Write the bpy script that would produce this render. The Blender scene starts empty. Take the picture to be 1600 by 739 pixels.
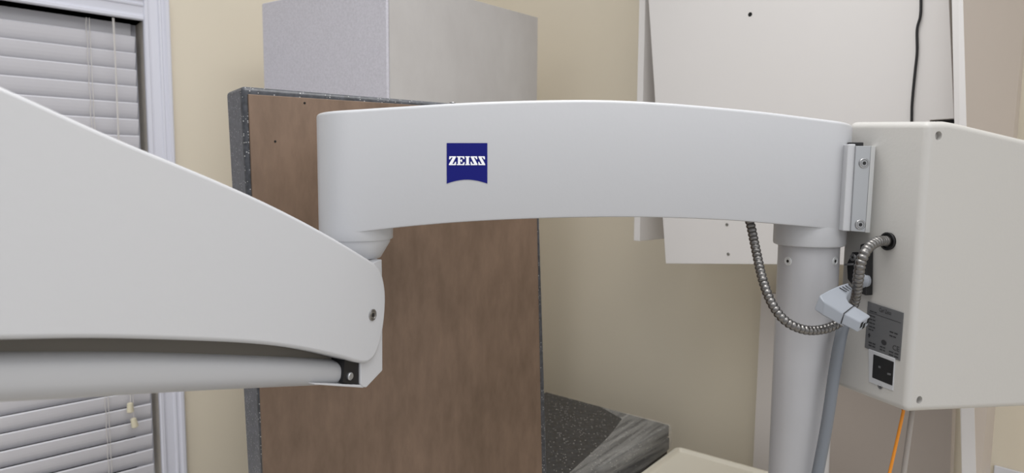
import bpy, bmesh, math, random
from mathutils import Vector, Matrix
random.seed(4)
SC = bpy.context.scene
V = Vector

# ------------------------------------------------------------------ camera
F = 1030.0; CX = 800.0; CY = 369.5
PIT = math.atan(0.09); ROLL = 0.0065
CAM = V((0, 0, 1.5))
_f = V((0, math.cos(PIT), -math.sin(PIT)))
_u0 = V((0, math.sin(PIT), math.cos(PIT))); _r0 = V((1, 0, 0))
_r = _r0*math.cos(ROLL) + _u0*math.sin(ROLL)
_u = _u0*math.cos(ROLL) - _r0*math.sin(ROLL)
cd = bpy.data.cameras.new('camera'); cam = bpy.data.objects.new('camera', cd)
SC.collection.objects.link(cam)
cd.sensor_width = 36; cd.lens = F/1600*36; cd.clip_start = 0.02
M = Matrix((_r, _u, -_f)).transposed().to_4x4(); M.translation = CAM
cam.matrix_world = M
cd.dof.use_dof = True; cd.dof.focus_distance = 0.95; cd.dof.aperture_fstop = 6.5
SC.camera = cam
SC.view_settings.view_transform = 'Standard'; SC.view_settings.look = 'None'
SC.view_settings.gamma = 1; SC.view_settings.exposure = -0.2
SC.view_settings.use_curve_mapping = False

# ------------------------------------------------------------------ world and lights
w = bpy.data.worlds.new('world'); SC.world = w; w.use_nodes = True
w.node_tree.nodes['Background'].inputs[0].default_value = (0.96, 0.97, 1.0, 1)
w.node_tree.nodes['Background'].inputs[1].default_value = 0.62
_nt = w.node_tree; _tc = _nt.nodes.new('ShaderNodeTexCoord'); _sx = _nt.nodes.new('ShaderNodeSeparateXYZ')
_rp = _nt.nodes.new('ShaderNodeMapRange'); _rp.inputs[1].default_value = -0.2; _rp.inputs[2].default_value = 1.0
_rp.inputs[3].default_value = 0.6; _rp.inputs[4].default_value = 1.36
_nt.links.new(_tc.outputs['Generated'], _sx.inputs[0]); _nt.links.new(_sx.outputs[2], _rp.inputs[0])
_m1 = _nt.nodes.new('ShaderNodeMath'); _m1.operation = 'MULTIPLY_ADD'; _m1.inputs[1].default_value = 0.45; _m1.inputs[2].default_value = 1.0
_m2 = _nt.nodes.new('ShaderNodeMath'); _m2.operation = 'MULTIPLY'
_nt.links.new(_sx.outputs[0], _m1.inputs[0]); _nt.links.new(_m1.outputs[0], _m2.inputs[0]); _nt.links.new(_rp.outputs[0], _m2.inputs[1])
_nt.links.new(_m2.outputs[0], _nt.nodes['Background'].inputs[1])
def area(name, loc, size, power, col=(1, 0.985, 0.96), target=None, spread=None):
    l = bpy.data.lights.new(name, 'AREA'); l.shape = 'RECTANGLE'; l.size, l.size_y = size
    l.energy = power; l.color = col
    o = bpy.data.objects.new(name, l); o.location = loc
    if target is not None:
        o.rotation_euler = (V(target)-V(loc)).to_track_quat('-Z', 'Y').to_euler()
    SC.collection.objects.link(o); return o
area('ceiling_panel_light', (0.2, 0.6, 2.54), (0.6, 1.2), 14)
area('ceiling_panel_light', (1.2, -0.9, 2.54), (1.2, 0.6), 8)
area('ceiling_panel_light', (-0.9, 0.2, 2.54), (0.6, 1.2), 3)

# ------------------------------------------------------------------ pixel -> place helpers
def ray(px, py):
    return (_f*F + _r*(px-CX) + _u*(CY-py))
def at(px, py, y):
    d = ray(px, py); return CAM + d*(y/d.y)
def hit(px, py, p0, n):
    d = ray(px, py); return CAM + d*((V(p0)-CAM).dot(n)/d.dot(n))
def catmull(pts, k=6):
    P = [V(p) for p in pts]; out = []
    for i in range(len(P)-1):
        a = P[i-1] if i else P[0]*2-P[1]; b = P[i]; c = P[i+1]
        d = P[i+2] if i+2 < len(P) else P[i+1]*2-P[i]
        for j in range(k):
            t = j/k
            out.append(0.5*((2*b)+(c-a)*t+(2*a-5*b+4*c-d)*t*t+(3*b-a-3*c+d)*t**3))
    out.append(P[-1]); return out

# ------------------------------------------------------------------ materials
MATS = {}
def mat(name, col, rough=0.5, metal=0.0, bump=0.0, bscale=200, var=0.0, vscale=5, spec=0.5, coat=0.0):
    m = bpy.data.materials.new(name); m.use_nodes = True; nt = m.node_tree
    b = nt.nodes['Principled BSDF']
    b.inputs['Base Color'].default_value = (*col, 1); b.inputs['Roughness'].default_value = rough
    b.inputs['Metallic'].default_value = metal; b.inputs['Specular IOR Level'].default_value = spec
    b.inputs['Coat Weight'].default_value = coat
    tc = nt.nodes.new('ShaderNodeTexCoord')
    if var:
        n = nt.nodes.new('ShaderNodeTexNoise'); n.inputs['Scale'].default_value = vscale; n.inputs['Detail'].default_value = 5
        nt.links.new(tc.outputs['Object'], n.inputs['Vector'])
        r = nt.nodes.new('ShaderNodeValToRGB')
        r.color_ramp.elements[0].position = 0.3; r.color_ramp.elements[1].position = 0.7
        r.color_ramp.elements[0].color = (*[c*(1-var) for c in col], 1)
        r.color_ramp.elements[1].color = (*[min(1, c*(1+var)) for c in col], 1)
        nt.links.new(n.outputs['Fac'], r.inputs['Fac']); nt.links.new(r.outputs['Color'], b.inputs['Base Color'])
    if bump:
        n = nt.nodes.new('ShaderNodeTexNoise'); n.inputs['Scale'].default_value = bscale; n.inputs['Detail'].default_value = 2
        nt.links.new(tc.outputs['Object'], n.inputs['Vector'])
        bp = nt.nodes.new('ShaderNodeBump'); bp.inputs['Strength'].default_value = bump; bp.inputs['Distance'].default_value = 0.001
        nt.links.new(n.outputs['Fac'], bp.inputs['Height']); nt.links.new(bp.outputs['Normal'], b.inputs['Normal'])
    MATS[name] = m; return m
def lin(h):
    return tuple(((int(h[i:i+2], 16)/255+0.055)/1.055)**2.4 if int(h[i:i+2], 16) > 10 else int(h[i:i+2], 16)/255/12.92 for i in (0, 2, 4))

WALL = mat('cream_wall_paint', lin('EBE1CC'), 0.7, bump=0.15, bscale=250, var=0.015, vscale=2)
TRIM = mat('white_gloss_trim', lin('E3E4EE'), 0.35)
CEIL = mat('ceiling_paint', lin('E8E6E0'), 0.8)
FLOOR = mat('vinyl_floor', lin('D2CCC2'), 0.5, var=0.08, vscale=9)
SLAT = mat('white_blind_slat', lin('DEDDE2'), 0.45, bump=0.1, bscale=60)
CORD = mat('white_cord', lin('DEDAD6'), 0.8)
TASSEL = mat('cream_tassel_plastic', lin('E2DABF'), 0.4)
NIGHT = mat('dark_window_glass', (0.006, 0.007, 0.009), 0.08)
ARM = mat('white_enamel', lin('BFC0C3'), 0.36, bump=0.12, bscale=140)
TUBE = mat('grey_enamel', lin('AFB0B3'), 0.4, bump=0.08, bscale=140)
CAVITY = mat('cavity_shade_grey', lin('6C6861'), 0.6)  # shade of the cavity under the spring arm cover, put into colour
ARMB = mat('warm_white_enamel', lin('C0BEBA'), 0.42, bump=0.18, bscale=220)
POLE = mat('silver_grey_lacquer', lin('B4B4B7'), 0.3, metal=0.0, var=0.03, vscale=14)
ALU = mat('brushed_aluminium', lin('B4B6B8'), 0.35, metal=0.8)
ALUL = mat('light_aluminium', lin('DADCDD'), 0.4, metal=0.35)
STEEL = mat('steel_screw', lin('A8A8A8'), 0.25, metal=1.0)
HOSE = mat('galvanised_conduit', lin('7C7A78'), 0.3, metal=0.95, bump=0.1)
BLACK = mat('black_plastic', (0.008, 0.008, 0.009), 0.45)
DARK = mat('dark_recess', (0.004, 0.004, 0.004), 0.9)
PLUG = mat('grey_plug_plastic', lin('989DA5'), 0.45)
CABLE = mat('grey_rubber_cable', lin('747980'), 0.5)
PLATE = mat('nameplate_grey', lin('626365'), 0.5)
INK = mat('nameplate_print', lin('2E2E31'), 0.6)
BLUE = mat('logo_blue', lin('10156E'), 0.4, spec=0.2)
WHITE = mat('logo_white', lin('F4F5FA'), 0.4)
MELA = mat('white_melamine', lin('DAD7D5'), 0.45, var=0.01, vscale=3)
MELC = mat('shade_toned_laminate', lin('B8AEA6'), 0.45, var=0.01, vscale=3)  # shade on the leaning board and base panel, painted into the colour
MELB = mat('offwhite_melamine', lin('D6D0CB'), 0.45, var=0.01, vscale=3)
TRAY = mat('cream_tray_plastic', lin('D8D2C2'), 0.4)
ORANGE = mat('orange_cord', lin('E08C22'), 0.5)
GCORD = mat('grey_braided_cord', lin('A29C96'), 0.8, bump=0.5, bscale=600)
PLATEW = mat('white_outlet_plastic', lin('E6E6EA'), 0.4)
CARC = mat('charcoal_bench', lin('45423F'), 0.6, var=0.06, vscale=10)

def speckle(name, base, fleck, scale=260, thr=0.2, rough=0.3, var=0.25, second=None):
    m = bpy.data.materials.new(name); m.use_nodes = True; nt = m.node_tree; b = nt.nodes['Principled BSDF']
    tc = nt.nodes.new('ShaderNodeTexCoord')
    v = nt.nodes.new('ShaderNodeTexVoronoi'); v.inputs['Scale'].default_value = scale
    nt.links.new(tc.outputs['Object'], v.inputs['Vector'])
    n = nt.nodes.new('ShaderNodeTexNoise'); n.inputs['Scale'].default_value = scale*0.35; n.inputs['Detail'].default_value = 3
    nt.links.new(tc.outputs['Object'], n.inputs['Vector'])
    lt = nt.nodes.new('ShaderNodeMath'); lt.operation = 'LESS_THAN'
    sep = nt.nodes.new('ShaderNodeSeparateColor'); nt.links.new(v.outputs['Color'], sep.inputs[0])
    nt.links.new(sep.outputs[0], lt.inputs[0]); lt.inputs[1].default_value = thr
    d = nt.nodes.new('ShaderNodeMath'); d.operation = 'LESS_THAN'; d.inputs[1].default_value = 0.32
    nt.links.new(v.outputs['Distance'], d.inputs[0])
    mu = nt.nodes.new('ShaderNodeMath'); mu.operation = 'MULTIPLY'
    nt.links.new(lt.outputs[0], mu.inputs[0]); nt.links.new(d.outputs[0], mu.inputs[1])
    r = nt.nodes.new('ShaderNodeValToRGB')
    r.color_ramp.elements[0].position = 0.35; r.color_ramp.elements[1].position = 0.65
    r.color_ramp.elements[0].color = (*[c*(1-var) for c in base], 1); r.color_ramp.elements[1].color = (*[min(1, c*(1+var)) for c in base], 1)
    nt.links.new(n.outputs['Fac'], r.inputs['Fac'])
    mx = nt.nodes.new('ShaderNodeMix'); mx.data_type = 'RGBA'
    nt.links.new(mu.outputs[0], mx.inputs[0]); nt.links.new(r.outputs['Color'], mx.inputs[6]); mx.inputs[7].default_value = (*fleck, 1)
    nt.links.new(mx.outputs[2], b.inputs['Base Color']); b.inputs['Roughness'].default_value = rough
    MATS[name] = m; return m
GRAN = speckle('dark_speckled_stone', lin('404247'), lin('A4A4A4'), 320, 0.2, 0.35, 0.35)
GRAN2 = speckle('black_speckled_stone', lin('303133'), lin('B0AEA8'), 210, 0.12, 0.35, 0.3)
BOXM = speckle('sparkling_grey_laminate', lin('CBC9D1'), lin('DADAE1'), 520, 0.3, 0.4, 0.07)

def streaky(name, c1, c2, sx, sz, rough, bump=0.0, spots=None):
    m = bpy.data.materials.new(name); m.use_nodes = True; nt = m.node_tree; b = nt.nodes['Principled BSDF']
    tc = nt.nodes.new('ShaderNodeTexCoord'); mp = nt.nodes.new('ShaderNodeMapping')
    mp.inputs['Scale'].default_value = (sx, sx, sz); nt.links.new(tc.outputs['Object'], mp.inputs['Vector'])
    n = nt.nodes.new('ShaderNodeTexNoise'); n.inputs['Scale'].default_value = 1; n.inputs['Detail'].default_value = 8; n.inputs['Roughness'].default_value = 0.65
    nt.links.new(mp.outputs[0], n.inputs['Vector'])
    n2 = nt.nodes.new('ShaderNodeTexNoise'); n2.inputs['Scale'].default_value = 3.2; n2.inputs['Detail'].default_value = 3
    nt.links.new(tc.outputs['Object'], n2.inputs['Vector'])
    ad = nt.nodes.new('ShaderNodeMath'); ad.operation = 'ADD'; nt.links.new(n.outputs['Fac'], ad.inputs[0]); nt.links.new(n2.outputs['Fac'], ad.inputs[1])
    ha = nt.nodes.new('ShaderNodeMath'); ha.operation = 'MULTIPLY'; ha.inputs[1].default_value = 0.5; nt.links.new(ad.outputs[0], ha.inputs[0])
    r = nt.nodes.new('ShaderNodeValToRGB'); r.color_ramp.elements[0].position = 0.36; r.color_ramp.elements[1].position = 0.64
    r.color_ramp.elements[0].color = (*c1, 1); r.color_ramp.elements[1].color = (*c2, 1)
    nt.links.new(ha.outputs[0], r.inputs['Fac']); nt.links.new(r.outputs['Color'], b.inputs['Base Color'])
    b.inputs['Roughness'].default_value = rough
    if bump:
        bp = nt.nodes.new('ShaderNodeBump'); bp.inputs['Strength'].default_value = bump; bp.inputs['Distance'].default_value = 0.001
        nt.links.new(n.outputs['Fac'], bp.inputs['Height']); nt.links.new(bp.outputs['Normal'], b.inputs['Normal'])
    return m
BROWN = streaky('brown_particle_board', lin('635040'), lin('7D6756'), 46, 14, 0.55, 0.3)
MARB = streaky('scuffed_grey_laminate', lin('B5B1AE'), lin('C6C3C0'), 6, 3, 0.42)

def film():
    m = bpy.data.materials.new('clear_stretch_film'); m.use_nodes = True; nt = m.node_tree; b = nt.nodes['Principled BSDF']
    b.inputs['Base Color'].default_value = (0.75, 0.74, 0.7, 1); b.inputs['Roughness'].default_value = 0.25
    tc = nt.nodes.new('ShaderNodeTexCoord'); mp = nt.nodes.new('ShaderNodeCombineXYZ')
    for i_, vec in enumerate(((0.8*75, -0.6*75, 75), (0.6*5, 0.8*5, 0))):
        dt = nt.nodes.new('ShaderNodeVectorMath'); dt.operation = 'DOT_PRODUCT'; dt.inputs[1].default_value = vec
        nt.links.new(tc.outputs['Object'], dt.inputs[0]); nt.links.new(dt.outputs['Value'], mp.inputs[i_])
    n = nt.nodes.new('ShaderNodeTexNoise'); n.inputs['Scale'].default_value = 1; n.inputs['Detail'].default_value = 6
    nt.links.new(mp.outputs[0], n.inputs['Vector'])
    r = nt.nodes.new('ShaderNodeMapRange'); r.inputs[1].default_value = 0.35; r.inputs[2].default_value = 0.72
    r.inputs[3].default_value = 0.12; r.inputs[4].default_value = 0.42
    nt.links.new(n.outputs['Fac'], r.inputs[0]); nt.links.new(r.outputs[0], b.inputs['Alpha'])
    return m
FILM = film()

# ------------------------------------------------------------------ mesh helpers
def link(name, me, m, parent=None):
    o = bpy.data.objects.new(name, me); SC.collection.objects.link(o)
    if m is not None:
        for x in (m if isinstance(m, (list, tuple)) else [m]): me.materials.append(x)
    if parent is not None:
        o.parent = parent
        if parent.type == 'EMPTY':
            o.matrix_parent_inverse = parent['_inv'] and Matrix.Translation(-parent.location)
    return o
def mesh(name, verts, faces, m, parent=None, smooth=False, mi=None):
    me = bpy.data.meshes.new(name); me.from_pydata([tuple(v) for v in verts], [], faces)
    bm = bmesh.new(); bm.from_mesh(me); bmesh.ops.recalc_face_normals(bm, faces=bm.faces); bm.to_mesh(me); bm.free()
    if mi:
        for i, p in enumerate(me.polygons): p.material_index = mi[i]
    if smooth:
        me.shade_smooth(); me.set_sharp_from_angle(angle=math.radians(40))
    return link(name, me, m, parent)
def bevel(o, wd, seg=3, ang=35):
    b = o.modifiers.new('bevel', 'BEVEL'); b.width = wd; b.segments = seg; b.limit_method = 'ANGLE'; b.angle_limit = math.radians(ang)
    o.data.shade_smooth()
    wn = o.modifiers.new('wn', 'WEIGHTED_NORMAL'); wn.weight = 100
    return o
def loftquads(a, b):
    n = len(a); v = list(a)+list(b)
    f = [tuple(range(n)), tuple(range(2*n-1, n-1, -1))]
    for i in range(n):
        j = (i+1) % n; f.append((i, j, n+j, n+i))
    return v, f
def prism(name, pts, ext, m, parent=None, bv=0, seg=3, ang=35):
    ext = V(ext); v, f = loftquads(pts, [V(p)+ext for p in pts])
    o = mesh(name, v, f, m, parent)
    if bv: bevel(o, bv, seg, ang)
    return o
def loft(name, a, b, m, parent=None, bv=0, seg=3, ang=35):
    v, f = loftquads(a, b); o = mesh(name, v, f, m, parent)
    if bv: bevel(o, bv, seg, ang)
    return o
def frame_axes(t):
    t = t.normalized(); h = V((0, 0, 1)) if abs(t.z) < 0.9 else V((1, 0, 0))
    a = t.cross(h).normalized(); return a, t.cross(a).normalized()
def lathe(name, p0, axis, prof, m, parent=None, n=32, smooth=True):
    """prof: list of (distance along axis, radius)"""
    axis = V(axis).normalized(); a, b = frame_axes(axis); v = []; f = []
    for s, r in prof:
        for k in range(n):
            t = 2*math.pi*k/n; v.append(V(p0)+axis*s+a*r*math.cos(t)+b*r*math.sin(t))
    for i in range(len(prof)-1):
        for k in range(n):
            j = (k+1) % n; f.append((i*n+k, i*n+j, (i+1)*n+j, (i+1)*n+k))
    f.append(tuple(range(n))); f.append(tuple((len(prof)-1)*n+k for k in range(n)))
    return mesh(name, v, f, m, parent, smooth)
def tube(name, path, rad, m, parent=None, n=12, smooth=True):
    """rad: number or function of (index, arc length)"""
    P = [V(p) for p in path]; v = []; f = []; L = 0
    up = None
    for i, p in enumerate(P):
        t = (P[min(i+1, len(P)-1)]-P[max(i-1, 0)]).normalized()
        if i: L += (P[i]-P[i-1]).length
        if up is None: up = frame_axes(t)[0]
        up = (up-t*up.dot(t)).normalized(); b = t.cross(up)
        r = rad(i, L) if callable(rad) else rad
        for k in range(n):
            q = 2*math.pi*k/n; v.append(p+up*r*math.cos(q)+b*r*math.sin(q))
    for i in range(len(P)-1):
        for k in range(n):
            j = (k+1) % n; f.append((i*n+k, i*n+j, (i+1)*n+j, (i+1)*n+k))
    f.append(tuple(range(n))); f.append(tuple((len(P)-1)*n+k for k in range(n)))
    o = mesh(name, v, f, m, parent)
    if smooth: o.data.shade_smooth(); o.data.set_sharp_from_angle(angle=math.radians(60))
    return o
def resample(P, step):
    out = [P[0].copy()]; acc = 0
    for a, b in zip(P, P[1:]):
        d = (b-a).length; t = step-acc
        while t <= d:
            out.append(a+(b-a)*(t/d)); t += step
        acc = d-(t-step)
    return out
def box(name, lo, hi, m, parent=None, bv=0):
    x0, y0, z0 = lo; x1, y1, z1 = hi
    a = [V((x0, y0, z0)), V((x1, y0, z0)), V((x1, y1, z0)), V((x0, y1, z0))]
    return prism(name, a, (0, 0, z1-z0), m, parent, bv)
def thing(name, loc, label, cat, group=None):
    o = bpy.data.objects.new(name, None); SC.collection.objects.link(o); o.location = loc; o.empty_display_size = 0.05
    o['label'] = label; o['category'] = cat; o['_inv'] = 1
    if group: o['group'] = group
    return o
def tag(o, label, cat, group=None):
    o['label'] = label; o['category'] = cat
    if group: o['group'] = group
    return o
def struct(o): o['kind'] = 'structure'; return o
def bake(o):
    dg = bpy.context.evaluated_depsgraph_get(); dg.update()
    me = bpy.data.meshes.new_from_object(o.evaluated_get(dg)); o.modifiers.clear(); o.data = me
def screw(parent, p, n, r, m=None, name='screw', hexsock=True):
    """countersunk washer ring with a dark socket"""
    n = V(n).normalized(); m = m or STEEL
    a, b = frame_axes(n); v = []; f = []; mi = []; N = 24
    prof = [(0.0, r), (0.0008, r), (0.0012, r*0.92), (0.0012, r*0.72), (0.0006, r*0.68), (0.0010, r*0.62), (0.0010, r*0.36)]
    for s, rr in prof:
        for k in range(N):
            t = 2*math.pi*k/N; v.append(V(p)+n*s+a*rr*math.cos(t)+b*rr*math.sin(t))
    for i in range(len(prof)-1):
        for k in range(N):
            j = (k+1) % N; f.append((i*N+k, i*N+j, (i+1)*N+j, (i+1)*N+k)); mi.append(0)
    f.append(tuple((len(prof)-1)*N+k for k in range(N))); mi.append(1)
    return mesh(name, v, f, [m, BLACK], parent, False, mi)
def text_mesh(s, size):
    c = bpy.data.curves.new('lettering', 'FONT'); c.body = s; c.size = size; c.extrude = 0.0; c.resolution_u = 2
    o = bpy.data.objects.new('lettering', c); SC.collection.objects.link(o)
    dg = bpy.context.evaluated_depsgraph_get(); dg.update()
    me = bpy.data.meshes.new_from_object(o.evaluated_get(dg))
    vs = [v.co.copy() for v in me.vertices]; fs = [tuple(p.vertices) for p in me.polygons]
    bpy.data.objects.remove(o); bpy.data.curves.remove(c); bpy.data.meshes.remove(me)
    return vs, fs

# ------------------------------------------------------------------ the room
A = V((0.730, 0.683, 0)).normalized()          # along the window wall, away from the camera
NL = V((A.y, -A.x, 0))                         # window wall normal, into the room
B = NL.copy()                                  # along the back wall, towards the camera
NB = -A                                        # back wall normal, into the room
PW = V((-1.21, 2.125, 0))                      # a point on the window wall
CORN = PW + A*1.26
def onL(px, py, d=0): return hit(px, py, PW+NL*d, NL)
def onB(px, py, d=0): return hit(px, py, CORN+NB*d, NB)
HC = 2.6
def sL(p): return (p-PW).dot(A)
def PL(s, z, d=0): q = PW+A*s+NL*d; return V((q.x, q.y, z))
def PBk(s, z, d=0): q = CORN+B*s+NB*d; return V((q.x, q.y, z))

wr = sL(onL(234, 300)); wl = wr-1.25
wt = onL(222, 33).z; wb = 0.42
D = 0.105                                        # window recess depth
def wallquad(s0, s1, z0, z1): return [PL(s0, z0), PL(s1, z0), PL(s1, z1), PL(s0, z1)]
vs = []; fs = []
for q in (wallquad(-2.6, wl, 0, HC), wallquad(wr, 1.26, 0, HC), wallquad(wl, wr, 0, wb), wallquad(wl, wr, wt, HC)):
    b0 = len(vs); pr, pf = loftquads(q, [p-NL*0.15 for p in q]); vs += pr; fs += [tuple(i+b0 for i in t) for t in pf]
struct(mesh('wall_left', vs, fs, WALL))
q = [PBk(-0.15, 0), PBk(4.2, 0), PBk(4.2, HC), PBk(-0.15, HC)]
struct(prism('wall_back', q, A*0.15, WALL))
q = [PL(-2.6, 0), PL(1.26, 0), PBk(4.2, 0), PL(-2.6, 0)+B*4.2]
struct(prism('floor', q, (0, 0, -0.1), FLOOR))


# window: casing, reveal, sash and glass
win = bpy.data.objects.new('window_1', None); SC.collection.objects.link(win); win.location = PL(wl, wb); win['_inv'] = 1; struct(win)
def casing(name, along, p0, out, L, prof):
    """prof: (distance outwards from the opening, height off the wall)"""
    a = [p0+out*x+NL*y for x, y in prof]
    return prism(name, a, along*L, TRIM, win)
cw = 0.077
prof = [(0, -0.004), (0, 0.012), (0.004, 0.016), (0.014, 0.016), (0.018, 0.012), (0.024, 0.011), (0.05, 0.013), (0.054, 0.018), (0.060, 0.019), (0.064, 0.015), (0.070, 0.016), (0.078, 0.022), (0.088, 0.022), (0.094, 0.016), (0.094, -0.004)]
prof = [(a_*cw/0.094, b_) for a_, b_ in prof]
casing('casing', V((0, 0, 1)), PL(wr, wb-cw), A, wt-wb+2*cw, prof)
casing('casing', V((0, 0, 1)), PL(wl, wb-cw), -A, wt-wb+2*cw, prof)
casing('casing', A, PL(wl, wt), V((0, 0, 1)), wr-wl, prof)
casing('window_sill', A, PL(wl-0.05, wb), V((0, 0, -1)), wr-wl+0.1, prof)
for nm, a in (('reveal', [PL(wr, wb), PL(wr, wt), PL(wr, wt, -D), PL(wr, wb, -D)]), ('reveal', [PL(wl, wb), PL(wl, wt), PL(wl, wt, -D), PL(wl, wb, -D)])):
    prism(nm, a, A*(0.004 if a[0] == PL(wr, wb) else -0.004), TRIM, win)
prism('reveal', [PL(wl, wt), PL(wr, wt), PL(wr, wt, -D), PL(wl, wt, -D)], (0, 0, 0.004), TRIM, win)
prism('pane', [PL(wl, wb, -D), PL(wr, wb, -D), PL(wr, wt, -D), PL(wl, wt, -D)], -NL*0.006, NIGHT, win)
for s in (wl, (wl+wr)/2-0.02, wr-0.05):
    prism('sash_bar', [PL(s, wb, -D+0.02), PL(s+0.05, wb, -D+0.02), PL(s+0.05, wt, -D+0.02), PL(s, wt, -D+0.02)], -NL*0.02, TRIM, win)
zm = (wb+wt)/2
prism('sash_bar', [PL(wl, zm, -D+0.02), PL(wr, zm, -D+0.02), PL(wr, zm+0.05, -D+0.02), PL(wl, zm+0.05, -D+0.02)], -NL*0.02, TRIM, win)

# ------------------------------------------------------------------ venetian blind inside the window
bd = 0.018                                       # near edge of the slats behind the wall face
bl = thing('venetian_blind', PL((wl+wr)/2, wb+0.02, -bd), 'white horizontal slat blind with cords and tassels, closed over the dark window', 'blind')
sr = sL(onL(215, 150, -bd)); s0 = wl+0.02
zt0 = onL(0, 60, -bd).z; SP = 0.0523; SW = 0.0552; TH = 0.0037
tilt = math.radians(69)
ddir = -NL*math.cos(tilt) + V((0, 0, -1))*math.sin(tilt); nn = NL*math.sin(tilt)+V((0, 0, -1))*math.cos(tilt)
vs = []; fs = []; k = -1; zs = []
while zt0-k*SP > wb+0.08:
    z = zt0-k*SP; p0 = PL(s0, z, -bd); p1 = PL(sr, z, -bd); zs.append(z)
    sec = []
    for i in range(6):
        u = i/5; bow = 0.0022*math.sin(math.pi*u); sec.append((u*SW, bow))
    ring = [(a_, b_) for a_, b_ in sec]+[(a_-(0.0025 if a_ == 0 else 0), b_-TH) for a_, b_ in reversed(sec)]
    a = [p0+ddir*x+nn*y for x, y in ring]; b = [p1+ddir*x+nn*y for x, y in ring]
    b0 = len(vs); pr, pf = loftquads(a, b); vs += pr; fs += [tuple(i+b0 for i in t) for t in pf]
    k += 1
mesh('slat_panel', vs, fs, SLAT, bl)
zt = zt0+SP
q = [PL(s0, zt-0.02, -bd-0.045), PL(sr, zt-0.02, -bd-0.045), PL(sr, wt-0.002, -bd-0.045), PL(s0, wt-0.002, -bd-0.045)]
prism('headrail', q, -NL*0.03, SLAT, bl, 0.002)
q = [PL(s0, wb+0.01, -bd), PL(sr, wb+0.01, -bd), PL(sr, wb+0.03, -bd), PL(s0, wb+0.03, -bd)]
prism('bottom_rail', q, -NL*0.045, SLAT, bl, 0.002)
def vcord(name, px, z0, z1, d, wob=0.0, r=0.0011, sh=0):
    s = sL(onL(px, 100, d))+sh; P = []
    n = 60
    for i in range(n+1):
        z = z0+(z1-z0)*i/n; P.append(PL(s+wob*math.sin(i*1.9), z, d))
    return tube(name, P, r, CORD, bl, 6)
vcord('ladder_cord', 138, wb+0.03, wt-0.01, -bd+0.003, 0.0016)
vcord('ladder_cord', 143, wb+0.03, wt-0.01, -bd+0.004, 0.0004)
# lift cords running down to two cream tassels
def path2(name, pts, d, r):
    P = catmull([onL(x, y, d) for x, y in pts], 8); return tube(name, P, r, CORD, bl, 6)
path2('lift_cord', [(176, 28), (180, 100), (184, 200), (192, 400), (203, 560), (204, 632)], 0.004, 0.0015)
path2('lift_cord', [(178, 28), (181, 100), (186, 210), (195, 400), (206, 560), (209, 656)], 0.003, 0.0012)
def tassel(px, py, tilt_):
    p = onL(px, py, 0.004); ax = V((0, 0, -1))+A*tilt_
    lathe('tassel', p, ax, [(0, 0.004), (0.003, 0.0085), (0.016, 0.0095), (0.030, 0.0105), (0.033, 0.007)], TASSEL, bl, 16)
tassel(203, 629, 0.0); tassel(208, 653, 0.15)

# ------------------------------------------------------------------ grey tall box behind the slab
ZB = 0.73                                        # bench height
gc = at(606, 200, 1.75); gc.z = ZB
gl = V((-0.839, 0.545, 0)).normalized()*0.508; gr = V((0.682, 0.731, 0)).normalized()*0.592
gt = 2.013
gb = thing('storage_box', (gc+gl*0.5+gr*0.5), 'tall pale grey box with sparkling left face and scuffed right face, behind the brown board', 'box')
gb.location.z = ZB
q = [gc, gc+gr*0.97, gc+gl+gr*0.97, gc+gl]
prism('body', q, (0, 0, gt-ZB), BOXM, gb, 0.004, 3)
nR = V((gr.y, -gr.x, 0)).normalized()
q = [gc+gr.normalized()*0.006+nR*0.004, gc+gr+nR*0.004, gc+gr+nR*0.004+V((0, 0, gt-ZB)), gc+gr.normalized()*0.006+nR*0.004+V((0, 0, gt-ZB))]
sp = prism('side_panel', q, -nR*0.012, MARB, gb, 0.001, 2)
sp['label'] = 'scuffed plain grey side'

# ------------------------------------------------------------------ upright stone slab, brown board on its face
sd = V((0.806, 0.592, 0)).normalized(); sn = V((sd.y, -sd.x, 0))        # sn faces the camera
SY = 0.97
s_tl = at(377, 140, SY)
lean = V((0.012, 0.0, 0))
def slabp(px, py, off=0): return hit(px, py, s_tl+sn*off, sn)
TL = slabp(376, 134); TR = slabp(862, 172)
zt_ = TL.z; TRx = slabp(846, 400); TRb = slabp(856, 735)
BLp = slabp(409, 739)
TLq = V((TL.x, TL.y, TL.z)); 
BLb = TLq+(BLp-TLq)*((TLq.z-ZB)/(TLq.z-BLp.z))
TRt = TRx+(TRx-TRb)*((slabp(842, 172).z-TRx.z)/(TRx.z-TRb.z))
BRb = TRb+(TRb-TRt)*((TRb.z-ZB)/(TRt.z-TRb.z))
th = 0.088
slab = thing('countertop_slab', ((BLb+BRb)/2), 'dark speckled stone countertop slab stood on end, brown board underside facing out', 'countertop')
back = V((-sn.x, -sn.y, 0))*th
prism('stone_slab', [BLb, BRb, TRt, TLq], back, GRAN, slab, 0.007, 3)
bpo = [slabp(388, 147, 0.004), slabp(836, 176, 0.004), None, None]
BRr = slabp(847, 735, 0.004); BLl = slabp(412, 739, 0.004)
tl, tr = bpo[0], bpo[1]
br = BRr+(BRr-tr)*((BRr.z-ZB-0.004)/(tr.z-BRr.z)); bl_ = BLl+(BLl-tl)*((BLl.z-ZB-0.004)/(tl.z-BLl.z))
pn = prism('backing_board', [bl_, br, tr, tl], -sn*0.008, BROWN, slab, 0.0008, 2); pn['label'] = 'brown particle board underside'
for x, y in ((430, 221), (476, 161)):
    lathe('pin_hole', slabp(x, y, 0.0041), sn, [(0, 0.0018), (0.0004, 0.0016)], DARK, slab, 10)

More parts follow.
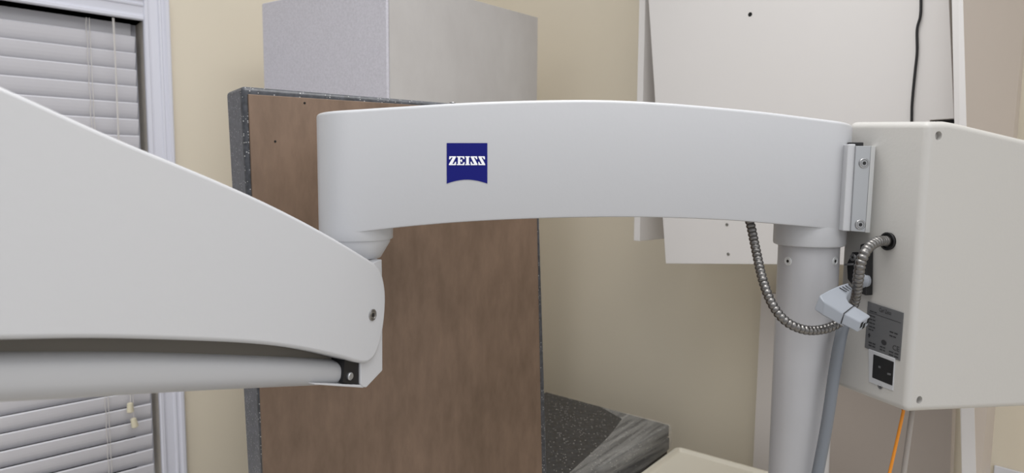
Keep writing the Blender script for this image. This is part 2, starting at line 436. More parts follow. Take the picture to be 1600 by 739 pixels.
# ------------------------------------------------------------------ low stack of stone slabs with film
zS = 0.80
def plan(px, py, z): return hit(px, py, V((0, 0, z)), V((0, 0, 1)))
C0 = plan(1046, 664, zS); bk = plan(856, 613, zS); u = (bk-C0).normalized(); vv = V((u.y, -u.x, 0))
if vv.y > 0: vv = -vv
def rect(c, lu, lv, z0, z1, name, m, bv=0.003):
    q = [c, c+u*lu, c+u*lu+vv*lv, c+vv*lv]; q = [V((p.x, p.y, z0)) for p in q]
    return prism(name, q, (0, 0, z1-z0), m, None, bv)
t1 = rect(C0, 0.44, 0.47, zS-0.034, zS, 'stone_slab', GRAN2)
tag(t1, 'upper black speckled stone slab lying flat, film over its corner', 'stone slab')
t2 = rect(C0-u*0.004+vv*0.004, 0.44, 0.47, ZB, zS-0.0345, 'stone_slab', GRAN2)
tag(t2, 'lower dark stone slab, flat under the film-wrapped one', 'stone slab')
# stretch film
zf = zS+0.0015
row = [(940, 636.5), (972, 655), (962, 668), (949, 684), (928, 704), (906, 724), (886, 742)]
edge = []
n = len(row); vs = []; fs = []
Lr = 0.45
for i, (x, y) in enumerate(row):
    p = plan(x, y, zf); r = C0-u*0.002+vv*(Lr*i/(n-1))
    if i == 0: r = C0.copy()-vv*0.002
    m_ = 14
    for j in range(m_+1):
        t = j/m_; q = p.lerp(V((r.x, r.y, zf)), t); q.z = zf+0.0015*abs(math.sin(j*1.7+i*0.9))*(1 if 0 < j < m_ else 0); vs.append(q)
    for j in range(1, 7):
        q = V((r.x, r.y, zf))-u*0.0065; q.z = zf-j*0.0115; q -= u*0.001*math.sin(j*2+i); vs.append(q)
cols = 14+1+6
for i in range(n-1):
    for j in range(cols-1):
        fs.append((i*cols+j, i*cols+j+1, (i+1)*cols+j+1, (i+1)*cols+j))
fo = mesh('plastic_film', vs, fs, FILM, None, True); tag(fo, 'crinkled clear stretch film over the corner of the black stone slabs', 'plastic film')
# bench carrying slabs and box
cen = [s_tl-sd*0.0+back, C0-u*0.0, C0]
bq = [BLb+sn*0.01-sd*0.03, BRb+sn*0.01+sd*0.02, C0+vv*0.47+u*0.02, C0+u*0.004, C0+u*0.02-vv*0.01, gc+gr+gl*0.02, gc+gr+gl*0.98, gc+gl*1.0, BLb+back-sd*0.03]
bench = thing('workbench', (0, 1.6, 0), 'low dark workbench under the stone slabs and grey box', 'bench')
def hull(pts):
    P = sorted(set((round(p[0], 4), round(p[1], 4)) for p in pts)); 
    def half(P):
        h = []
        for p in P:
            while len(h) > 1 and (h[-1][0]-h[-2][0])*(p[1]-h[-2][1])-(h[-1][1]-h[-2][1])*(p[0]-h[-2][0]) <= 0: h.pop()
            h.append(p)
        return h[:-1]
    return half(P)+half(P[::-1])
H = hull([(p.x, p.y) for p in bq])
prism('worktop', [V((x, y, ZB-0.035)) for x, y in H], (0, 0, 0.035), CARC, bench, 0.003)
hc = V((sum(x for x, y in H)/len(H), sum(y for x, y in H)/len(H), 0))
prism('carcass', [hc+(V((x, y, 0))-hc)*0.92 for x, y in H], (0, 0, ZB-0.035), CARC, bench)

# ------------------------------------------------------------------ cream tray on a trolley
zT = 0.75
Ta = plan(1058, 696, zT)+V((0.0, 0.0, 0)); Tb = plan(1200, 735, zT); tu = (Tb-Ta).normalized(); tv = V((-tu.y, tu.x, 0))
if tv.y > 0: tv = -tv
Ta = Ta
trl = thing('utility_cart', Ta+tu*0.2+tv*0.22, 'cream plastic cart with raised rim top beside the stacked stone slabs', 'cart'); trl.location.z = 0
def rr(c, lu, lv, rad, z, ins=0, n=6):
    out = []
    for (cu, cv, a0) in ((rad, rad, 180), (lu-rad, rad, 270), (lu-rad, lv-rad, 0), (rad, lv-rad, 90)):
        for i in range(n+1):
            a = math.radians(a0+90*i/n); r_ = rad-ins
            p = c+tu*(cu+r_*math.cos(a))+tv*(cv+r_*math.sin(a)); out.append(V((p.x, p.y, z)))
    return out
LU, LV, RA = 0.36, 0.30, 0.022
rings = [rr(Ta, LU, LV, RA, zT-0.05, 0.004), rr(Ta, LU, LV, RA, zT-0.006, 0), rr(Ta, LU, LV, RA, zT-0.001, 0.002), rr(Ta, LU, LV, RA, zT, 0.005), rr(Ta, LU, LV, RA, zT, 0.010), rr(Ta, LU, LV, RA, zT-0.007, 0.014), rr(Ta, LU, LV, RA, zT-0.009, 0.018)]
n = len(rings[0]); vs = sum(rings, []); fs = []
for i in range(len(rings)-1):
    for k in range(n):
        j = (k+1) % n; fs.append((i*n+k, i*n+j, (i+1)*n+j, (i+1)*n+k))
fs += [tuple(range(n)), tuple((len(rings)-1)*n+k for k in range(n))]
mesh('tray_top', vs, fs, TRAY, trl, True)
prism('cabinet_body', rr(Ta, LU, LV, RA, 0.06, 0.012), (0, 0, zT-0.05-0.06), TRAY, trl)
for a_, b_ in ((0.04, 0.04), (LU-0.04, 0.04), (0.04, LV-0.04), (LU-0.04, LV-0.04)):
    p = Ta+tu*a_+tv*b_; p.z = 0.03
    lathe('caster', p-tu*0.012, tu, [(0, 0.027), (0.002, 0.03), (0.022, 0.03), (0.024, 0.027)], BLACK, trl, 20)

# ------------------------------------------------------------------ white boards and cabinet on the back wall
def onBp(pts, d): return [onB(x, y, d) for x, y in pts]
dC = 0.30
cb = thing('wall_cabinet', PBk(1.9, 1.35, 0.15), 'open white cabinet on the back wall behind the loose white panel', 'cabinet')
f0 = onB(990, 376, dC); f1 = onB(1001, 377, dC); sC = (f0-CORN).dot(B); thk = 0.02
zc = f0.z; zc1 = 2.35
def boxW(name, s0, s1, z0, z1, d0, d1, m, par, bv=0.0012):
    return prism(name, [PBk(s0, z0, d1), PBk(s1, z0, d1), PBk(s1, z1, d1), PBk(s0, z1, d1)], -NB*(d1-d0), m, par, bv)
boxW('side_board', sC, sC+thk, zc, zc1, 0.0, dC, MELA, cb)
sE = (onB(1470, 100, dC-0.06)-CORN).dot(B)
boxW('top_board', sC+thk, sE, zc1-0.02, zc1, 0.0, dC, MELA, cb)
boxW('side_board', sE, sE+thk, zc+0.30, zc1, 0.0, dC-0.10, MELA, cb)
boxW('back_board', sC+thk, sE, zc+0.25, zc1-0.02, 0.0, 0.01, MELB, cb)
# loose panel hanging in front, slightly askew
dP = 0.322
pp = onBp([(1006, -110), (1478, -110), (1483, 0), (1491, 185.5), (1453, 188), (1458, 415), (1040, 412), (1013, 0)], dP)
lp = thing('white_panel', (pp[6]+pp[5])*0.5, 'large plain white panel hanging askew, with drilled hole and two screws', 'panel')
prism('board', pp, -NB*0.016, MELA, lp, 0.0015, 2)
lathe('drilled_hole', onB(1172, 22.5, dP+0.0002), NB, [(0, 0.0052), (0.0005, 0.0046)], DARK, lp, 16)
for x, y in ((1136, 351), (1138, 397)):
    screw(lp, onB(x, y, dP), NB, 0.0042)
bs = tag(prism('gap_shade_strip', onBp([(1470, -60), (1483.5, -60), (1493, 184), (1494, 230), (1449, 230), (1449, 150), (1470, 150)], dP-0.0175), -NB*0.003, BLACK, None), 'black strip painting the shade of the gap along and below the right end of the white panel', 'strip')  # black sheet stands in for the dark gap and cabinet interior
# black cord down the front of the panel
P = catmull([onB(x, y, dP+0.006) for x, y in ((1438, -60), (1439, 0), (1438, 25), (1433, 46), (1433, 80), (1430, 110), (1427, 140), (1425, 165), (1424.5, 190), (1423, 240))], 8)
tag(tube('cord', P, 0.0026, BLACK, None, 8), 'thin black cord hanging down the front of the white panel', 'cord')
# tall board leaning by the panel: narrow front edge and wide face painted with its shade
def lq(pts): return [at(x, y, Y) for x, y, Y in pts]
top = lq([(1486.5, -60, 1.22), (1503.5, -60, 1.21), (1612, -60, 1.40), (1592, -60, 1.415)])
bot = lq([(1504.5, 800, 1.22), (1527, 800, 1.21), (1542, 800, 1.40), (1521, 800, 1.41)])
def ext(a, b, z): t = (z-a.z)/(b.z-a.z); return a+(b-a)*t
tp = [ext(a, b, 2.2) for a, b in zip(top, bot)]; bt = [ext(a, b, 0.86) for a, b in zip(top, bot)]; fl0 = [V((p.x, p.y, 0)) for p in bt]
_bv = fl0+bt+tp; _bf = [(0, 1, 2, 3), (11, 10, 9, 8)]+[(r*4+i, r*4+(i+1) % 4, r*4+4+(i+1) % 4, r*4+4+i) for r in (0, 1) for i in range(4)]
lb_ = tag(mesh('leaning_board', _bv, _bf, MELC), 'tall board with white front edge, shade painted into its taupe face, standing right of the white panel', 'board')
fl = (tp[1]-tp[0]).cross(V((0, 0, 1))).normalized()
if fl.y > 0: fl = -fl
fe = prism('front_edge', [bt[0]+fl*0.003, bt[1]+fl*0.003, tp[1]+fl*0.003, tp[0]+fl*0.003], -fl*0.0032, MELA, lb_); fe['label'] = 'white narrow front edge'
# tall off-white panel behind the pole, its shade put into the colour
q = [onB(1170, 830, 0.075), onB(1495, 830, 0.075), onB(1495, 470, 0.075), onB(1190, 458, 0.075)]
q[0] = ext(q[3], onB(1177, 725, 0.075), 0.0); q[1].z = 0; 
bpn = tag(prism('base_panel', q, -NB*0.03, MELC, None, 0.002, 2), 'broad panel, its shade painted in as taupe, standing low behind the pole, below the white panel', 'panel')
e2 = [onB(1216, 800, 0.0765), onB(1222, 459.5, 0.0765)]; eb = ext(e2[1], e2[0], 0.0)
es = prism('edge_strip', [q[0]+NB*0.0015, eb, e2[1], q[3]+NB*0.0015], -NB*0.0012, MELB, bpn); es['label'] = 'off-white vertical strip at its left edge'
# outlet plate at lower right
op = [onB(x, y, 0.006) for x, y in ((1553, 727), (1625, 722), (1620, 820), (1551, 825))]
oz = op[0].z; so = (op[0]-CORN).dot(B)
ot = thing('wall_outlet', PBk(so+0.04, oz-0.06, 0), 'white outlet plate on the wall at the lower right', 'outlet')
boxW('cover_plate', so, so+0.078, oz-0.118, oz, 0.0, 0.006, PLATEW, ot, 0.002)
for dz in (-0.038, -0.08):
    boxW('socket', so+0.022, so+0.056, oz+dz-0.014, oz+dz+0.014, 0.0, 0.0075, PLATEW, ot, 0.001)

# ------------------------------------------------------------------ THE STAND
RP = at(1263.5, 384, 0.95); Rx, Ry = RP.x, RP.y
LPt = at(556, 300, 0.885); Lx, Ly = LPt.x, LPt.y
rp, rh = 0.0413, 0.0487
stand = thing('microscope_stand', (Rx, Ry, 0), 'white medical microscope stand with curved boom, spring arm, grey pole and control box', 'medical stand')
# base
prism('base', [V((Rx, Ry, 0.04))+V((math.cos(a)*r_, math.sin(a)*r_, 0)) for a, r_ in [(math.radians(45*i+22.5), (0.28 if (i % 2) else 0.30)) for i in range(8)]], (0, 0, 0.05), ARM, stand, 0.01)
for i in range(4):
    a = math.radians(45+90*i); p = V((Rx+0.22*math.cos(a)-0.012, Ry+0.22*math.sin(a), 0.022))
    lathe('caster', p, (1, 0, 0), [(0, 0.018), (0.002, 0.022), (0.022, 0.022), (0.024, 0.018)], BLACK, stand, 20)
z_c = at(1263, 388, 0.95-rh).z
lathe('pole', (Rx, Ry, 0.08), (0, 0, 1), [(0, rp), (z_c-0.08+0.05, rp)], POLE, stand, 64)
pole = [o for o in stand.children if o.name.startswith('pole')][0]
def pole_pt(px, py):
    d = ray(px, py); ox, oy = -Rx, -Ry
    a = d.x**2+d.y**2; b = 2*(ox*d.x+oy*d.y); c = ox*ox+oy*oy-rp*rp
    disc = max(0, b*b-4*a*c); t = (-b-math.sqrt(disc))/(2*a); p = CAM+d*t; return p, V((p.x-Rx, p.y-Ry, 0)).normalized()
for px in (1231, 1305.0):
    p, nrm = pole_pt(px, 408); screw(pole, p-nrm*0.0006, nrm, 0.0062, ALUL)
# boom
Lv = V((Lx, Ly, 0)); Rv = V((Rx, Ry, 0)); bdv = (Rv-Lv).normalized(); bn = V((bdv.y, -bdv.x, 0)); BLn = (Rv-Lv).length
fp = Lv+bn*rh
def fs_(px, py): p = hit(px, py, fp, bn); return (p-Lv).dot(bdv), p.z
topc = [fs_(*q) for q in ((497, 179.5), (560, 172), (620, 166.5), (740, 159.5), (860, 156), (950, 156), (1040, 160.5), (1130, 168), (1200, 175), (1260, 182.5), (1327, 191))]
botc = [fs_(*q) for q in ((497, 372), (578, 361), (650, 353), (740, 346), (840, 341.5), (930, 339.5), (1000, 339.5), (1080, 341.5), (1150, 345), (1210, 350), (1275, 356), (1330, 363))]
topc[0] = (-rh, at(496, 180, Ly).z)
topc[1] = (0.0, hit(560, 171.5, fp, bn).z)
def interp(tab, s):
    P = catmull([(a, b, 0) for a, b in tab], 8)
    if s <= P[0].x: return P[0].y+(s-P[0].x)*(P[1].y-P[0].y)/(P[1].x-P[0].x)
    for a, b in zip(P, P[1:]):
        if s <= b.x: return a.y+(b.y-a.y)*(s-a.x)/(b.x-a.x)
    a, b = P[-2:]; return b.y+(s-b.x)*(b.y-a.y)/(b.x-a.x)
ss = []
for i in range(25): ss.append(('c0', math.pi*0.5*i/24))
for i in range(1, 80): ss.append(('m', BLn*i/80))
for i in range(25): ss.append(('c1', math.pi*0.5*i/24))
def per(ins):
    r_ = rh-ins; fr = []; bk_ = []
    for k_, t in ss:
        if k_ == 'c0': s, y = -r_*math.cos(t), r_*math.sin(t)
        elif k_ == 'm': s, y = t, r_
        else: s, y = BLn+r_*math.sin(t), r_*math.cos(t)
        fr.append((s, y)); bk_.append((s, -y))
    return fr, bk_
R_ = 0.0045
levels = [('b', 0.003, 0), ('b', 0.0008, 0.0008), ('b', 0, 0.003)]
for i in range(0, 7):
    a = math.pi/2*i/6; levels.append(('t', R_*(1-math.cos(a)), -R_*(1-math.sin(a))))
vs = []; fs = []; N = len(ss)
for kind, ins, dz in levels:
    fr, bk_ = per(ins)
    for s, y in fr+bk_[::-1]:
        z = (interp(topc, s)+dz) if kind == 't' else (interp(botc, s)+dz)
        q = Lv+bdv*s+bn*y; vs.append(V((q.x, q.y, z)))
M2 = 2*N
for i in range(len(levels)-1):
    for k in range(M2):
        j = (k+1) % M2; fs.append((i*M2+k, i*M2+j, (i+1)*M2+j, (i+1)*M2+k))
for lv in (0, len(levels)-1):
    for k in range(N-1):
        a = lv*M2+k; b = a+1; c = lv*M2+M2-1-(k+1); d = c+1; fs.append((a, b, c, d))
me = bpy.data.meshes.new('boom_arm'); me.from_pydata([tuple(v) for v in vs], [], fs)
bm = bmesh.new(); bm.from_mesh(me); bmesh.ops.remove_doubles(bm, verts=bm.verts, dist=1e-5); bmesh.ops.recalc_face_normals(bm, faces=bm.faces); bm.to_mesh(me); bm.free()
me.shade_smooth(); me.set_sharp_from_angle(angle=math.radians(40))
boom = link('boom_arm', me, ARM, stand)
# hubs under both ends
zb0 = at(556, 378, 0.885-rh).z; zn1 = at(594, 402, 0.885).z
zl = interp(botc, 0)
lathe('arm_hub', (Lx, Ly, zb0), (0, 0, 1), [(0, rh-0.0012), (0.0012, rh-0.0002), (zl-zb0+0.012, rh-0.0002)], ARM, stand, 96)
lathe('swivel_neck', (Lx, Ly, zn1), (0, 0, 1), [(-0.005, 0.027), (0, 0.027), (0, 0.0315), (0.001, 0.0325), (zb0-zn1-0.004, rh-0.004), (zb0-zn1+0.002, rh-0.004)], ARM, stand, 64)
zr = interp(botc, BLn)
lathe('pole_collar', (Rx, Ry, z_c), (0, 0, 1), [(0.0, rp), (0, rh-0.004), (0.0012, rh-0.0012), (0.004, rh-0.0002), (zr-z_c+0.012, rh-0.0002)], ARM, stand, 96)
screw(stand, at(707, 159, 0.9)+V((0, 0, -0.002)), (0, 0, 1), 0.004)

# logo badge on the boom
def bp_(px, py): return hit(px, py, fp+bn*0.0006, bn)
lo = [(698, 223.5), (761.5, 223.5), (761.5, 287)]
arc = []
for i in range(1, 16):
    t = i/16; x = 761.5+(698-761.5)*t; arc.append((x, 287-6.3*math.sin(math.pi*t)**0.9))
lo += arc+[(698, 287)]
zg = [(.02, .66), (.06, 1), (.97, 1), (.97, .90), (.46, .13), (.70, .13), (.88, .38), (1, .38), (.96, 0), (0, 0), (0, .10), (.52, .87), (.34, .87), (.15, .66)]
sg = [(1-x, y) for x, y in zg]
eg = [(0, 0), (0, .12), (.14, .12), (.14, .88), (0, .88), (0, 1), (.96, 1), (.98, .68), (.86, .68), (.70, .88), (.44, .88), (.44, .56), (.52, .56), (.60, .66), (.68, .66), (.68, .34), (.60, .34), (.52, .44), (.44, .44), (.44, .12), (.72, .12), (.88, .34), (1, .34), (.97, 0)]
ig = [(0, 0), (0, .12), (.2, .12), (.2, .88), (0, .88), (0, 1), (1, 1), (1, .88), (.8, .88), (.8, .12), (1, .12), (1, 0)]
vs = [bp_(x, y) for x, y in lo]; nlo = len(vs); vs += [v-bn*0.0012 for v in vs]
fs = [tuple(range(nlo))]; mi = [0]
for i in range(nlo):
    j = (i+1) % nlo; fs.append((i, j, nlo+j, nlo+i)); mi.append(0)
for g, x0, x1 in ((zg, 701.4, 712.8), (eg, 713.8, 725.9), (ig, 727, 734.1), (sg, 735.2, 746), (sg, 747.2, 758)):
    b0 = len(vs); vs += [bp_(x0+(x1-x0)*x, 258-(258-244.2)*y)+bn*0.0004 for x, y in g]; fs.append(tuple(range(b0, b0+len(g)))); mi.append(1)
me = bpy.data.meshes.new('logo_badge'); me.from_pydata([tuple(v) for v in vs], [], fs)
for i, p in enumerate(me.polygons): p.material_index = mi[i]
me.materials.append(BLUE); me.materials.append(WHITE)
lb = bpy.data.objects.new('logo_badge', me); SC.collection.objects.link(lb); lb.parent = boom; lb['label'] = 'blue square badge reading ZEISS'

# spring arm towards the camera
aJ = at(585, 450, 0.84); a0 = at(0, 450, 0.46); ad = V((a0.x-aJ.x, a0.y-aJ.y, 0)).normalized(); an = V((-ad.y, ad.x, 0))
if an.x < 0: an = -an
def ap(px, py, off=0): return hit(px, py, aJ+an*off, an)
topo = [(0, 133), (60, 160), (130, 192), (200, 223), (270, 252), (340, 281.5), (410, 313), (470, 343), (520, 370.5), (560, 394.5), (577, 405)]
endo = [(588, 413), (596, 423), (601, 440), (603.5, 462), (602.5, 490), (599, 518), (593, 542), (585, 559), (575, 567.5)]
boto = [(560, 567), (530, 558.5), (470, 546), (400, 537.5), (300, 532.5), (150, 529), (0, 531.5)]
def smooth2(p, k=4): return [(v.x, v.y) for v in catmull([(x, y, 0) for x, y in p], k)]
out = [ap(x, y) for x, y in smooth2(topo, 3)[:-1]+smooth2([topo[-1]]+endo, 4)[:-1]+smooth2([endo[-1]]+boto, 4)]
tl0 = out[0]; bl0 = out[-1]
# beyond the frame: the cover goes on for 16 cm and closes in a rounded end
ex = [bl0+ad*0.08+V((0, 0, -0.001)), bl0+ad*0.14+V((0, 0, 0.004)), bl0+ad*0.17+V((0, 0, 0.02)), tl0+ad*0.17+V((0, 0, -0.02)), tl0+ad*0.14+V((0, 0, 0.008)), tl0+ad*0.07+V((0, 0, 0.012))]
out += ex
WA = 0.085
cov = prism('spring_arm_cover', out, -an*WA, ARM, stand, 0.0045, 4, 40)
screw(cov, ap(582, 492), an, 0.0076, STEEL)
# lower tube of the spring arm
bots = [(-40, 627), (0, 625), (100, 620), (200, 614), (300, 608.5), (400, 604), (480, 600.5), (536, 597.5)]
tops = [(-40, 545), (0, 545), (100, 545), (200, 546), (300, 549), (400, 553), (480, 557), (546, 562)]
bb = [ap(x, y, -WA/2) for x, y in smooth2(bots, 4)]; tt = [ap(x, y, -WA/2) for x, y in smooth2(tops, 4)]
bb = [bb[0]+ad*0.15]+bb; tt = [tt[0]+ad*0.15]+tt
vs = []; fs = []; n = 40
for b_, t_ in zip(bb, tt):
    c = (b_+t_)/2; c = V((c.x, c.y, c.z)); hh = (t_.z-b_.z)/2
    up_ = V(((t_-b_).x/2, (t_-b_).y/2, hh))
    for k in range(n):
        a = 2*math.pi*k/n; ca, sa = math.cos(a), math.sin(a)
        ca = math.copysign(abs(ca)**0.75, ca); sa = math.copysign(abs(sa)**0.75, sa)
        vs.append(c+an*(WA/2-0.013)*ca+up_*sa)
for i in range(len(bb)-1):
    for k in range(n):
        j = (k+1) % n; fs.append((i*n+k, i*n+j, (i+1)*n+j, (i+1)*n+k))
fs += [tuple(range(n)), tuple((len(bb)-1)*n+k for k in range(n))]
mesh('spring_arm_tube', vs, fs, TUBE, stand, True)
prism('cavity_shade_core', [ap(x, y, -0.03)+V((0, 0, 0)) for x, y in ((-40, 515), (300, 515), (400, 522), (500, 540), (540, 555), (540, 585), (-40, 585))], -an*(WA-0.06), CAVITY, stand)  # dark core painting the shade between arm cover and tube
# joint bracket below the neck
br_ = prism('joint_bracket', [ap(x, y, -0.006) for x, y in ((580, 414), (586, 409), (597, 405), (598, 470), (598, 579), (573, 605.5), (567, 605), (563.5, 600), (563.5, 560), (570, 520))], -an*(WA-0.012), ARM, stand, 0.0015, 3)
prism('bracket_floor', [ap(x, y, -0.007) for x, y in ((492, 599), (568, 601.5), (568, 606), (492, 601))], -an*(WA-0.014), ARM, stand, 0.001, 2)
prism('recess_shade_block', [ap(x, y, -0.009) for x, y in ((540, 548), (566, 550), (566, 602), (536, 598))], -an*(WA-0.02), BLACK, stand)  # black block paints the shade inside the open bracket recess
lathe('pivot_pin', ap(548, 588, -0.007), an, [(-0.006, 0.005), (0, 0.005), (0.001, 0.004)], ALU, stand, 16)

# ------------------------------------------------------------------ control box
cF = at(1418, 643, 0.84); cB = at(1310, 598, 0.95); nd = V((cB.x-cF.x, cB.y-cF.y, 0)); nN = V((-nd.y, nd.x, 0)).normalized()
if nN.x > 0: nN = -nN                               # narrow face normal, faces left
fd = V((nd.y, -nd.x, 0)).normalized(); fn = -nd.normalized()   # large face normal
def lf(px, py): return hit(px, py, cF, fn)
def nf(px, py, off=0): return hit(px, py, cF+nN*off, nN)
fr = [lf(1417, 645), lf(1600, 636.5), lf(1760, 628), lf(1760, 252), lf(1600, 217), lf(1500, 193), lf(1482, 189.8), lf(1451, 190)]
bkq = [p+nd*(1.055 if p.z < 1.4 else 1.10) for p in fr]
for i in (3, 4, 5, 6, 7): bkq[i].z += 0.009
dlt = nf(1310, 598)-bkq[0]
bkq = [p+V((0, 0, 0)) for p in bkq]
cbx = loft('control_box', fr, bkq, ARMB, stand, 0.0085, 5)
def cutter(p, n, r, depth):
    return lathe('cut', V(p)-V(n).normalized()*depth, n, [(0, r), (depth+0.02, r)], None, None, 32)
cuts = [cutter(lf(1466.5, 212), fn, 0.0058, 0.007), cutter(lf(1436.5, 625), fn, 0.0052, 0.007), cutter(nf(1386, 377), nN, 0.0118, 0.012), ]
iq = [nf(1356.5, 545, 0.004), nf(1398, 562, 0.004), nf(1394.5, 611, 0.004), nf(1357, 596, 0.004)]

bpy.context.view_layer.update()
cbx.modifiers.remove(cbx.modifiers['wn']); bake(cbx)
for c in cuts:
    md = cbx.modifiers.new('cut', 'BOOLEAN'); md.object = c; md.operation = 'DIFFERENCE'; md.solver = 'EXACT'
bpy.context.view_layer.update(); bake(cbx)
for c in cuts: bpy.data.objects.remove(c)
cbx.data.shade_smooth(); cbx.data.set_sharp_from_angle(angle=math.radians(35)); wn_ = cbx.modifiers.new('wn', 'WEIGHTED_NORMAL'); wn_.keep_sharp = True; wn_.weight = 100
if not cbx.data.materials: cbx.data.materials.append(ARMB)
cbx.data.materials[0] = ARMB
lathe('hole_floor', lf(1466.5, 212)-fn*0.0068, fn, [(0, 0.0055), (0.0006, 0.0055)], ARMB, cbx, 20)
lathe('conduit_grommet', nf(1386, 377)-nN*0.0115, nN, [(0, 0.0115), (0.001, 0.0115)], DARK, cbx, 24)
lathe('conduit_grommet', nf(1386, 377)-nN*0.002, nN, [(0, 0.0116), (0.0025, 0.0122), (0.003, 0.0116), (0.0028, 0.0098), (-0.004, 0.0098)], BLACK, cbx, 24)
# power inlet
bz = prism('inlet_lit_outline', [nf(x, y, 0.0016) for x, y in ((1356.5, 545), (1398, 560), (1395, 611), (1357, 597))], -nN*0.0020, ARM, cbx, 0.0008, 2)  # raised lighter plate added to draw the lit edges of the recess
q = [nf(x, y, 0.0022) for x, y in ((1364, 553), (1396.5, 565.5), (1394, 603), (1362, 590))]
inl = prism('power_inlet', q, -nN*0.003, BLACK, cbx, 0.0012, 3)
for x, y, s in ((1374, 573, 1.2), (1389, 584, 2.0)):
    q = [nf(x-2*s/1.5, y-1.5, 0.0025), nf(x+2*s/1.5, y-1.5+1, 0.0025), nf(x+2*s/1.5, y+1.5+1, 0.0025), nf(x-2*s/1.5, y+1.5, 0.0025)]
    prism('inlet_mark', q, -nN*0.0004, PLATE, cbx)
screw(cbx, nf(1376, 603.5, 0.0004), nN, 0.0042)
# nameplate with print
NP = [(1356, 471), (1411, 489), (1406, 564), (1351, 543)]
pl = [nf(x, y, 0.0006) for x, y in NP]
np_ = prism('nameplate', pl, -nN*0.0012, PLATE, cbx)
def npt(u_, v_, off=0.001):
    x = (NP[0][0]*(1-u_)+NP[1][0]*u_)*(1-v_)+(NP[3][0]*(1-u_)+NP[2][0]*u_)*v_
    y = (NP[0][1]*(1-u_)+NP[1][1]*u_)*(1-v_)+(NP[3][1]*(1-u_)+NP[2][1]*u_)*v_
    return nf(x, y, off)
vs = []; fs = []
def put(s, u0, v0, uw, vh):
    tv_, tf = text_mesh(s, 1.0); 
    x0 = min(v.x for v in tv_); x1 = max(v.x for v in tv_); y0 = min(v.y for v in tv_); y1 = max(v.y for v in tv_)
    b0 = len(vs)
    for v in tv_: vs.append(npt(u0+(v.x-x0)/(x1-x0)*uw, v0+vh*(1-(v.y-y0)/(y1-y0))))
    for t in tf: fs.append(tuple(i+b0 for i in t))
def rule(u0, v0, uw, vh):
    b0 = len(vs); vs.extend([npt(u0, v0), npt(u0+uw, v0), npt(u0+uw, v0+vh), npt(u0, v0+vh)]); fs.append((b0, b0+1, b0+2, b0+3))
put('Carl Zeiss', .33, .045, .34, .085)
rule(.04, .215, .92, .008)
put('CE', .77, .72, .19, .105)
for u0, v0, uw in ((.07, .17, .2), (.07, .27, .16), (.07, .345, .17), (.07, .42, .17), (.07, .50, .18), (.07, .565, .14)):
    rule(u0, v0, uw*0.55, .022); rule(u0+uw*0.62, v0, uw*0.38, .022)
for u0, v0, uw in ((.66, .46, .24), (.66, .54, .2), (.1, .84, .2), (.1, .9, .2), (.42, .84, .16), (.42, .9, .16), (.68, .87, .28), (.68, .935, .28)):
    rule(u0, v0, uw*0.45, .026); rule(u0+uw*0.55, v0, uw*0.4, .026)
rule(.085, .66, .03, .09); rule(.065, .69, .07, .02)
b0 = len(vs); vs += [npt(.52+.075*math.cos(a*0.3927), .745+.055*math.sin(a*0.3927)) for a in range(16)]; fs.append(tuple(range(b0, b0+16)))
mp_ = bpy.data.meshes.new('plate_print'); mp_.from_pydata([tuple(v) for v in vs], [], fs); mp_.materials.append(INK)
po = bpy.data.objects.new('plate_print', mp_); SC.collection.objects.link(po); po.parent = cbx

# hinge bracket between boom and control box
def hq(pts, Y): return [at(x, y, Y) for x, y in pts]
hb = prism('hinge_plate', hq([(1325.5, 225), (1337.5, 225), (1329, 361.5), (1317, 361)], 0.893), (0.002, 0.05, 0), ARM, stand, 0.0015, 3); 
ha = prism('hinge_block', hq([(1337.5, 228), (1361.5, 228), (1352, 363), (1329.5, 361)], 0.890), (0.004, 0.045, 0), ALU, stand, 0.0006, 2)
he = loft('hinge_edge', [at(1361.5, 228, 0.8895), at(1352, 363.2, 0.8895), at(1352, 363.2, 0.93), at(1361.5, 228, 0.93)], [at(1368, 229, 0.897), at(1359, 363.5, 0.897), at(1359, 363.5, 0.93), at(1368, 229, 0.93)], ALUL, stand)
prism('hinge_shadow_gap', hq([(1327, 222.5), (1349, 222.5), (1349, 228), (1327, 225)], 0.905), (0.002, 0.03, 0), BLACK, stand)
for x, y in ((1350, 255), (1344, 351)): screw(ha, at(x, y, 0.8898), (0, -1, 0), 0.0068)

# black connector and clamp on the narrow face, behind the conduit
ck = prism('cable_clamp', [nf(x, y, 0.012) for x, y in ((1331, 394), (1343, 394), (1344, 382), (1351, 380), (1354, 388), (1353, 462), (1343, 458), (1331, 445), (1324, 436), (1323, 412))], -nN*0.012, BLACK, stand, 0.001, 2)
screw(ck, nf(1333, 402, 0.0122), nN, 0.0055)
prism('clamp_tab', [nf(x, y, 0.018) for x, y in ((1319, 412), (1334, 411), (1334, 414), (1319, 415))], -nN*0.01, STEEL, ck)
lathe('clamp_knob', nf(1352, 438, 0.006), nN, [(0, 0.010), (0.005, 0.011), (0.009, 0.008), (0.010, 0.004)], PLUG, ck, 24)

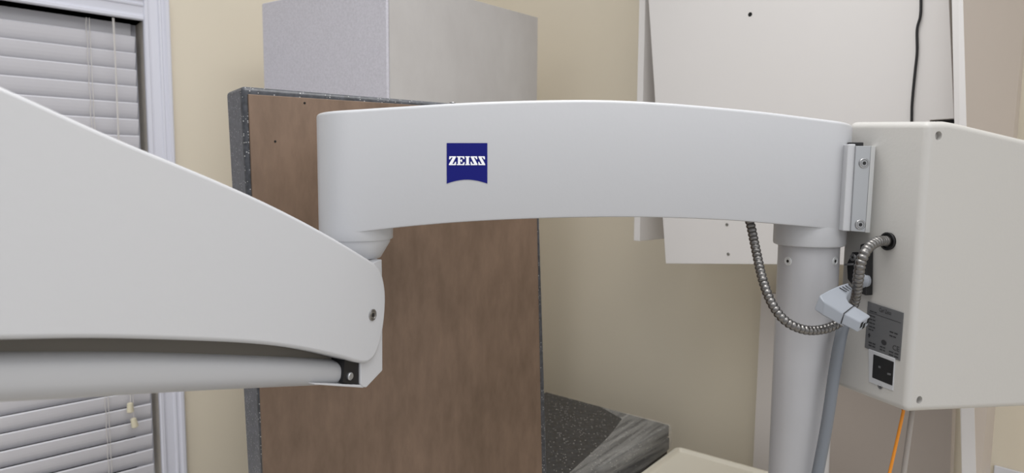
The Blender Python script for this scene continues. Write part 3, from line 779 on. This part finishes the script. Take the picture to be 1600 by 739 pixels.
# corrugated steel conduit
path = catmull([at(*p) for p in ((1167, 330, 0.93), (1173, 352, 0.925), (1181, 390, 0.91), (1192, 438, 0.885), (1207, 476, 0.87), (1228, 502, 0.862), (1256, 515, 0.862), (1284, 515, 0.87), (1308, 506, 0.878), (1327, 490, 0.882), (1337, 465, 0.868), (1341, 436, 0.852), (1345, 410, 0.846), (1355, 389, 0.848), (1370, 378, 0.862), (1384, 376, 0.877))], 12)
path[-1] = nf(1386, 377, 0.0); path.append(nf(1386.5, 377, -0.008))
path = resample(path, 0.00085)
PITCH = 0.0062
def hr(i, L):
    t = (L % PITCH)/PITCH; return (0.0048 if L < 0.33 else 0.0052)+0.0017*math.sin(math.pi*t)**0.6
tube('steel_conduit', path, hr, HOSE, stand, 20)

# ------------------------------------------------------------------ grey angled power connector with its cable
pw = thing('power_cable', (at(1300, 739, 0.9).x, 0.9, 0.0), 'grey angled appliance plug and thick grey cable hanging beside the pole', 'power cable')
Tt = [(1280, 461, .845), (1297, 451.5, .850), (1312, 445, .855), (1325, 441, .858), (1333, 449, .858), (1325, 459, .853), (1323, 465, .850), (1327, 472, .848), (1336, 478, .847)]
bodyT = Tt+[(1322, 493, .836), (1316, 489, .835), (1287, 471, .835)]
a = [at(*p) for p in bodyT]
drop = at(1313, 507.5, .838)-at(1317, 489, .835)
b = [p+drop*1.02 for p in a]
b[0] = at(1271, 484, .845); b[-1] = at(1286, 493, .837)
pb = loft('connector_body', a, b, PLUG, pw, 0.002, 3)
c1 = [at(*p) for p in ((1334, 477, .8485), (1360.5, 493.5, .843), (1345, 503.5, .832), (1318, 489.5, .836))]
dr2 = (at(1340, 519.5, .8335)-at(1345, 503.5, .832))
c2 = [p+dr2 for p in c1]
ce = loft('connector_nose', c1, c2, PLUG, pw, 0.0016, 3)
eN = (c1[1]-c1[0]).normalized()
sm = [c1[0], c1[3], c2[3]]; tube('seam', [p+eN*0.0006+V((0, -0.0004, 0.0003)) for p in sm], 0.0007, BLACK, pb, 6)
e0, e1, e2, e3 = c1[1], c1[2], c2[2], c2[1]
def ep(u_, v_, o=0.0004): return (e0*(1-u_)+e1*u_)*(1-v_)+(e3*(1-u_)+e2*u_)*v_+eN*o
for u0, v0 in ((.06, .12), (.38, .40), (.70, .12)):
    prism('pin_slot', [ep(u0, v0), ep(u0+.22, v0), ep(u0+.22, v0+.50), ep(u0, v0+.50)], -eN*0.002, DARK, ce)
for k in range(4):
    p = at(1312+4.6*k, 449.5-1.8*k, .8525+0.0012*k); q = at(1323+3.2*k, 456-1.6*k, .8515+0.001*k)
    tube('grip_rib', [p, q], 0.0005, BLACK, pb, 6)
cp = catmull([at(*p) for p in ((1328, 446, .862), (1340, 470, .875), (1330, 492, .90), (1318, 510, .900), (1311, 540, .894), (1304, 580, .892), (1297, 630, .89), (1289, 680, .89), (1281, 722, .89), (1268, 790, .89))], 10)
cp = [p for p in cp]; cp.append(V((cp[-1].x-0.03, cp[-1].y-0.01, 0.5))); cp.append(V((cp[-1].x, cp[-1].y-0.03, 0.098)))
tube('cable', cp[21:], 0.0078, CABLE, pw, 16)

# cords hanging from under the control box
P = [at(1411, 640, 0.885), at(1410, 650, 0.885), at(1390, 739, 0.885)]; P.append(P[2]+(P[2]-P[1])*1.0); P.append(V((P[3].x+0.12, P[3].y-0.05, 0.35))); P.append(V((P[3].x+0.34, P[3].y-0.05, 0.006)))
tag(tube('cord', catmull(P, 8), 0.0021, ORANGE, None, 8), 'thin orange cord hanging below the control box', 'cord')
P = [at(1426, 640, 0.90), at(1424, 652, 0.90), at(1412, 739, 0.90)]; P.append(P[2]+(P[2]-P[1])*1.0); P.append(V((P[3].x+0.12, P[3].y+0.02, 0.35))); P.append(V((P[3].x+0.34, P[3].y+0.03, 0.006)))
tag(tube('cord', catmull(P, 8), 0.0036, GCORD, None, 8), 'fuzzy grey cord hanging below the control box corner, right of the orange one', 'cord')

for o in SC.objects:
    if '_inv' in o: del o['_inv']
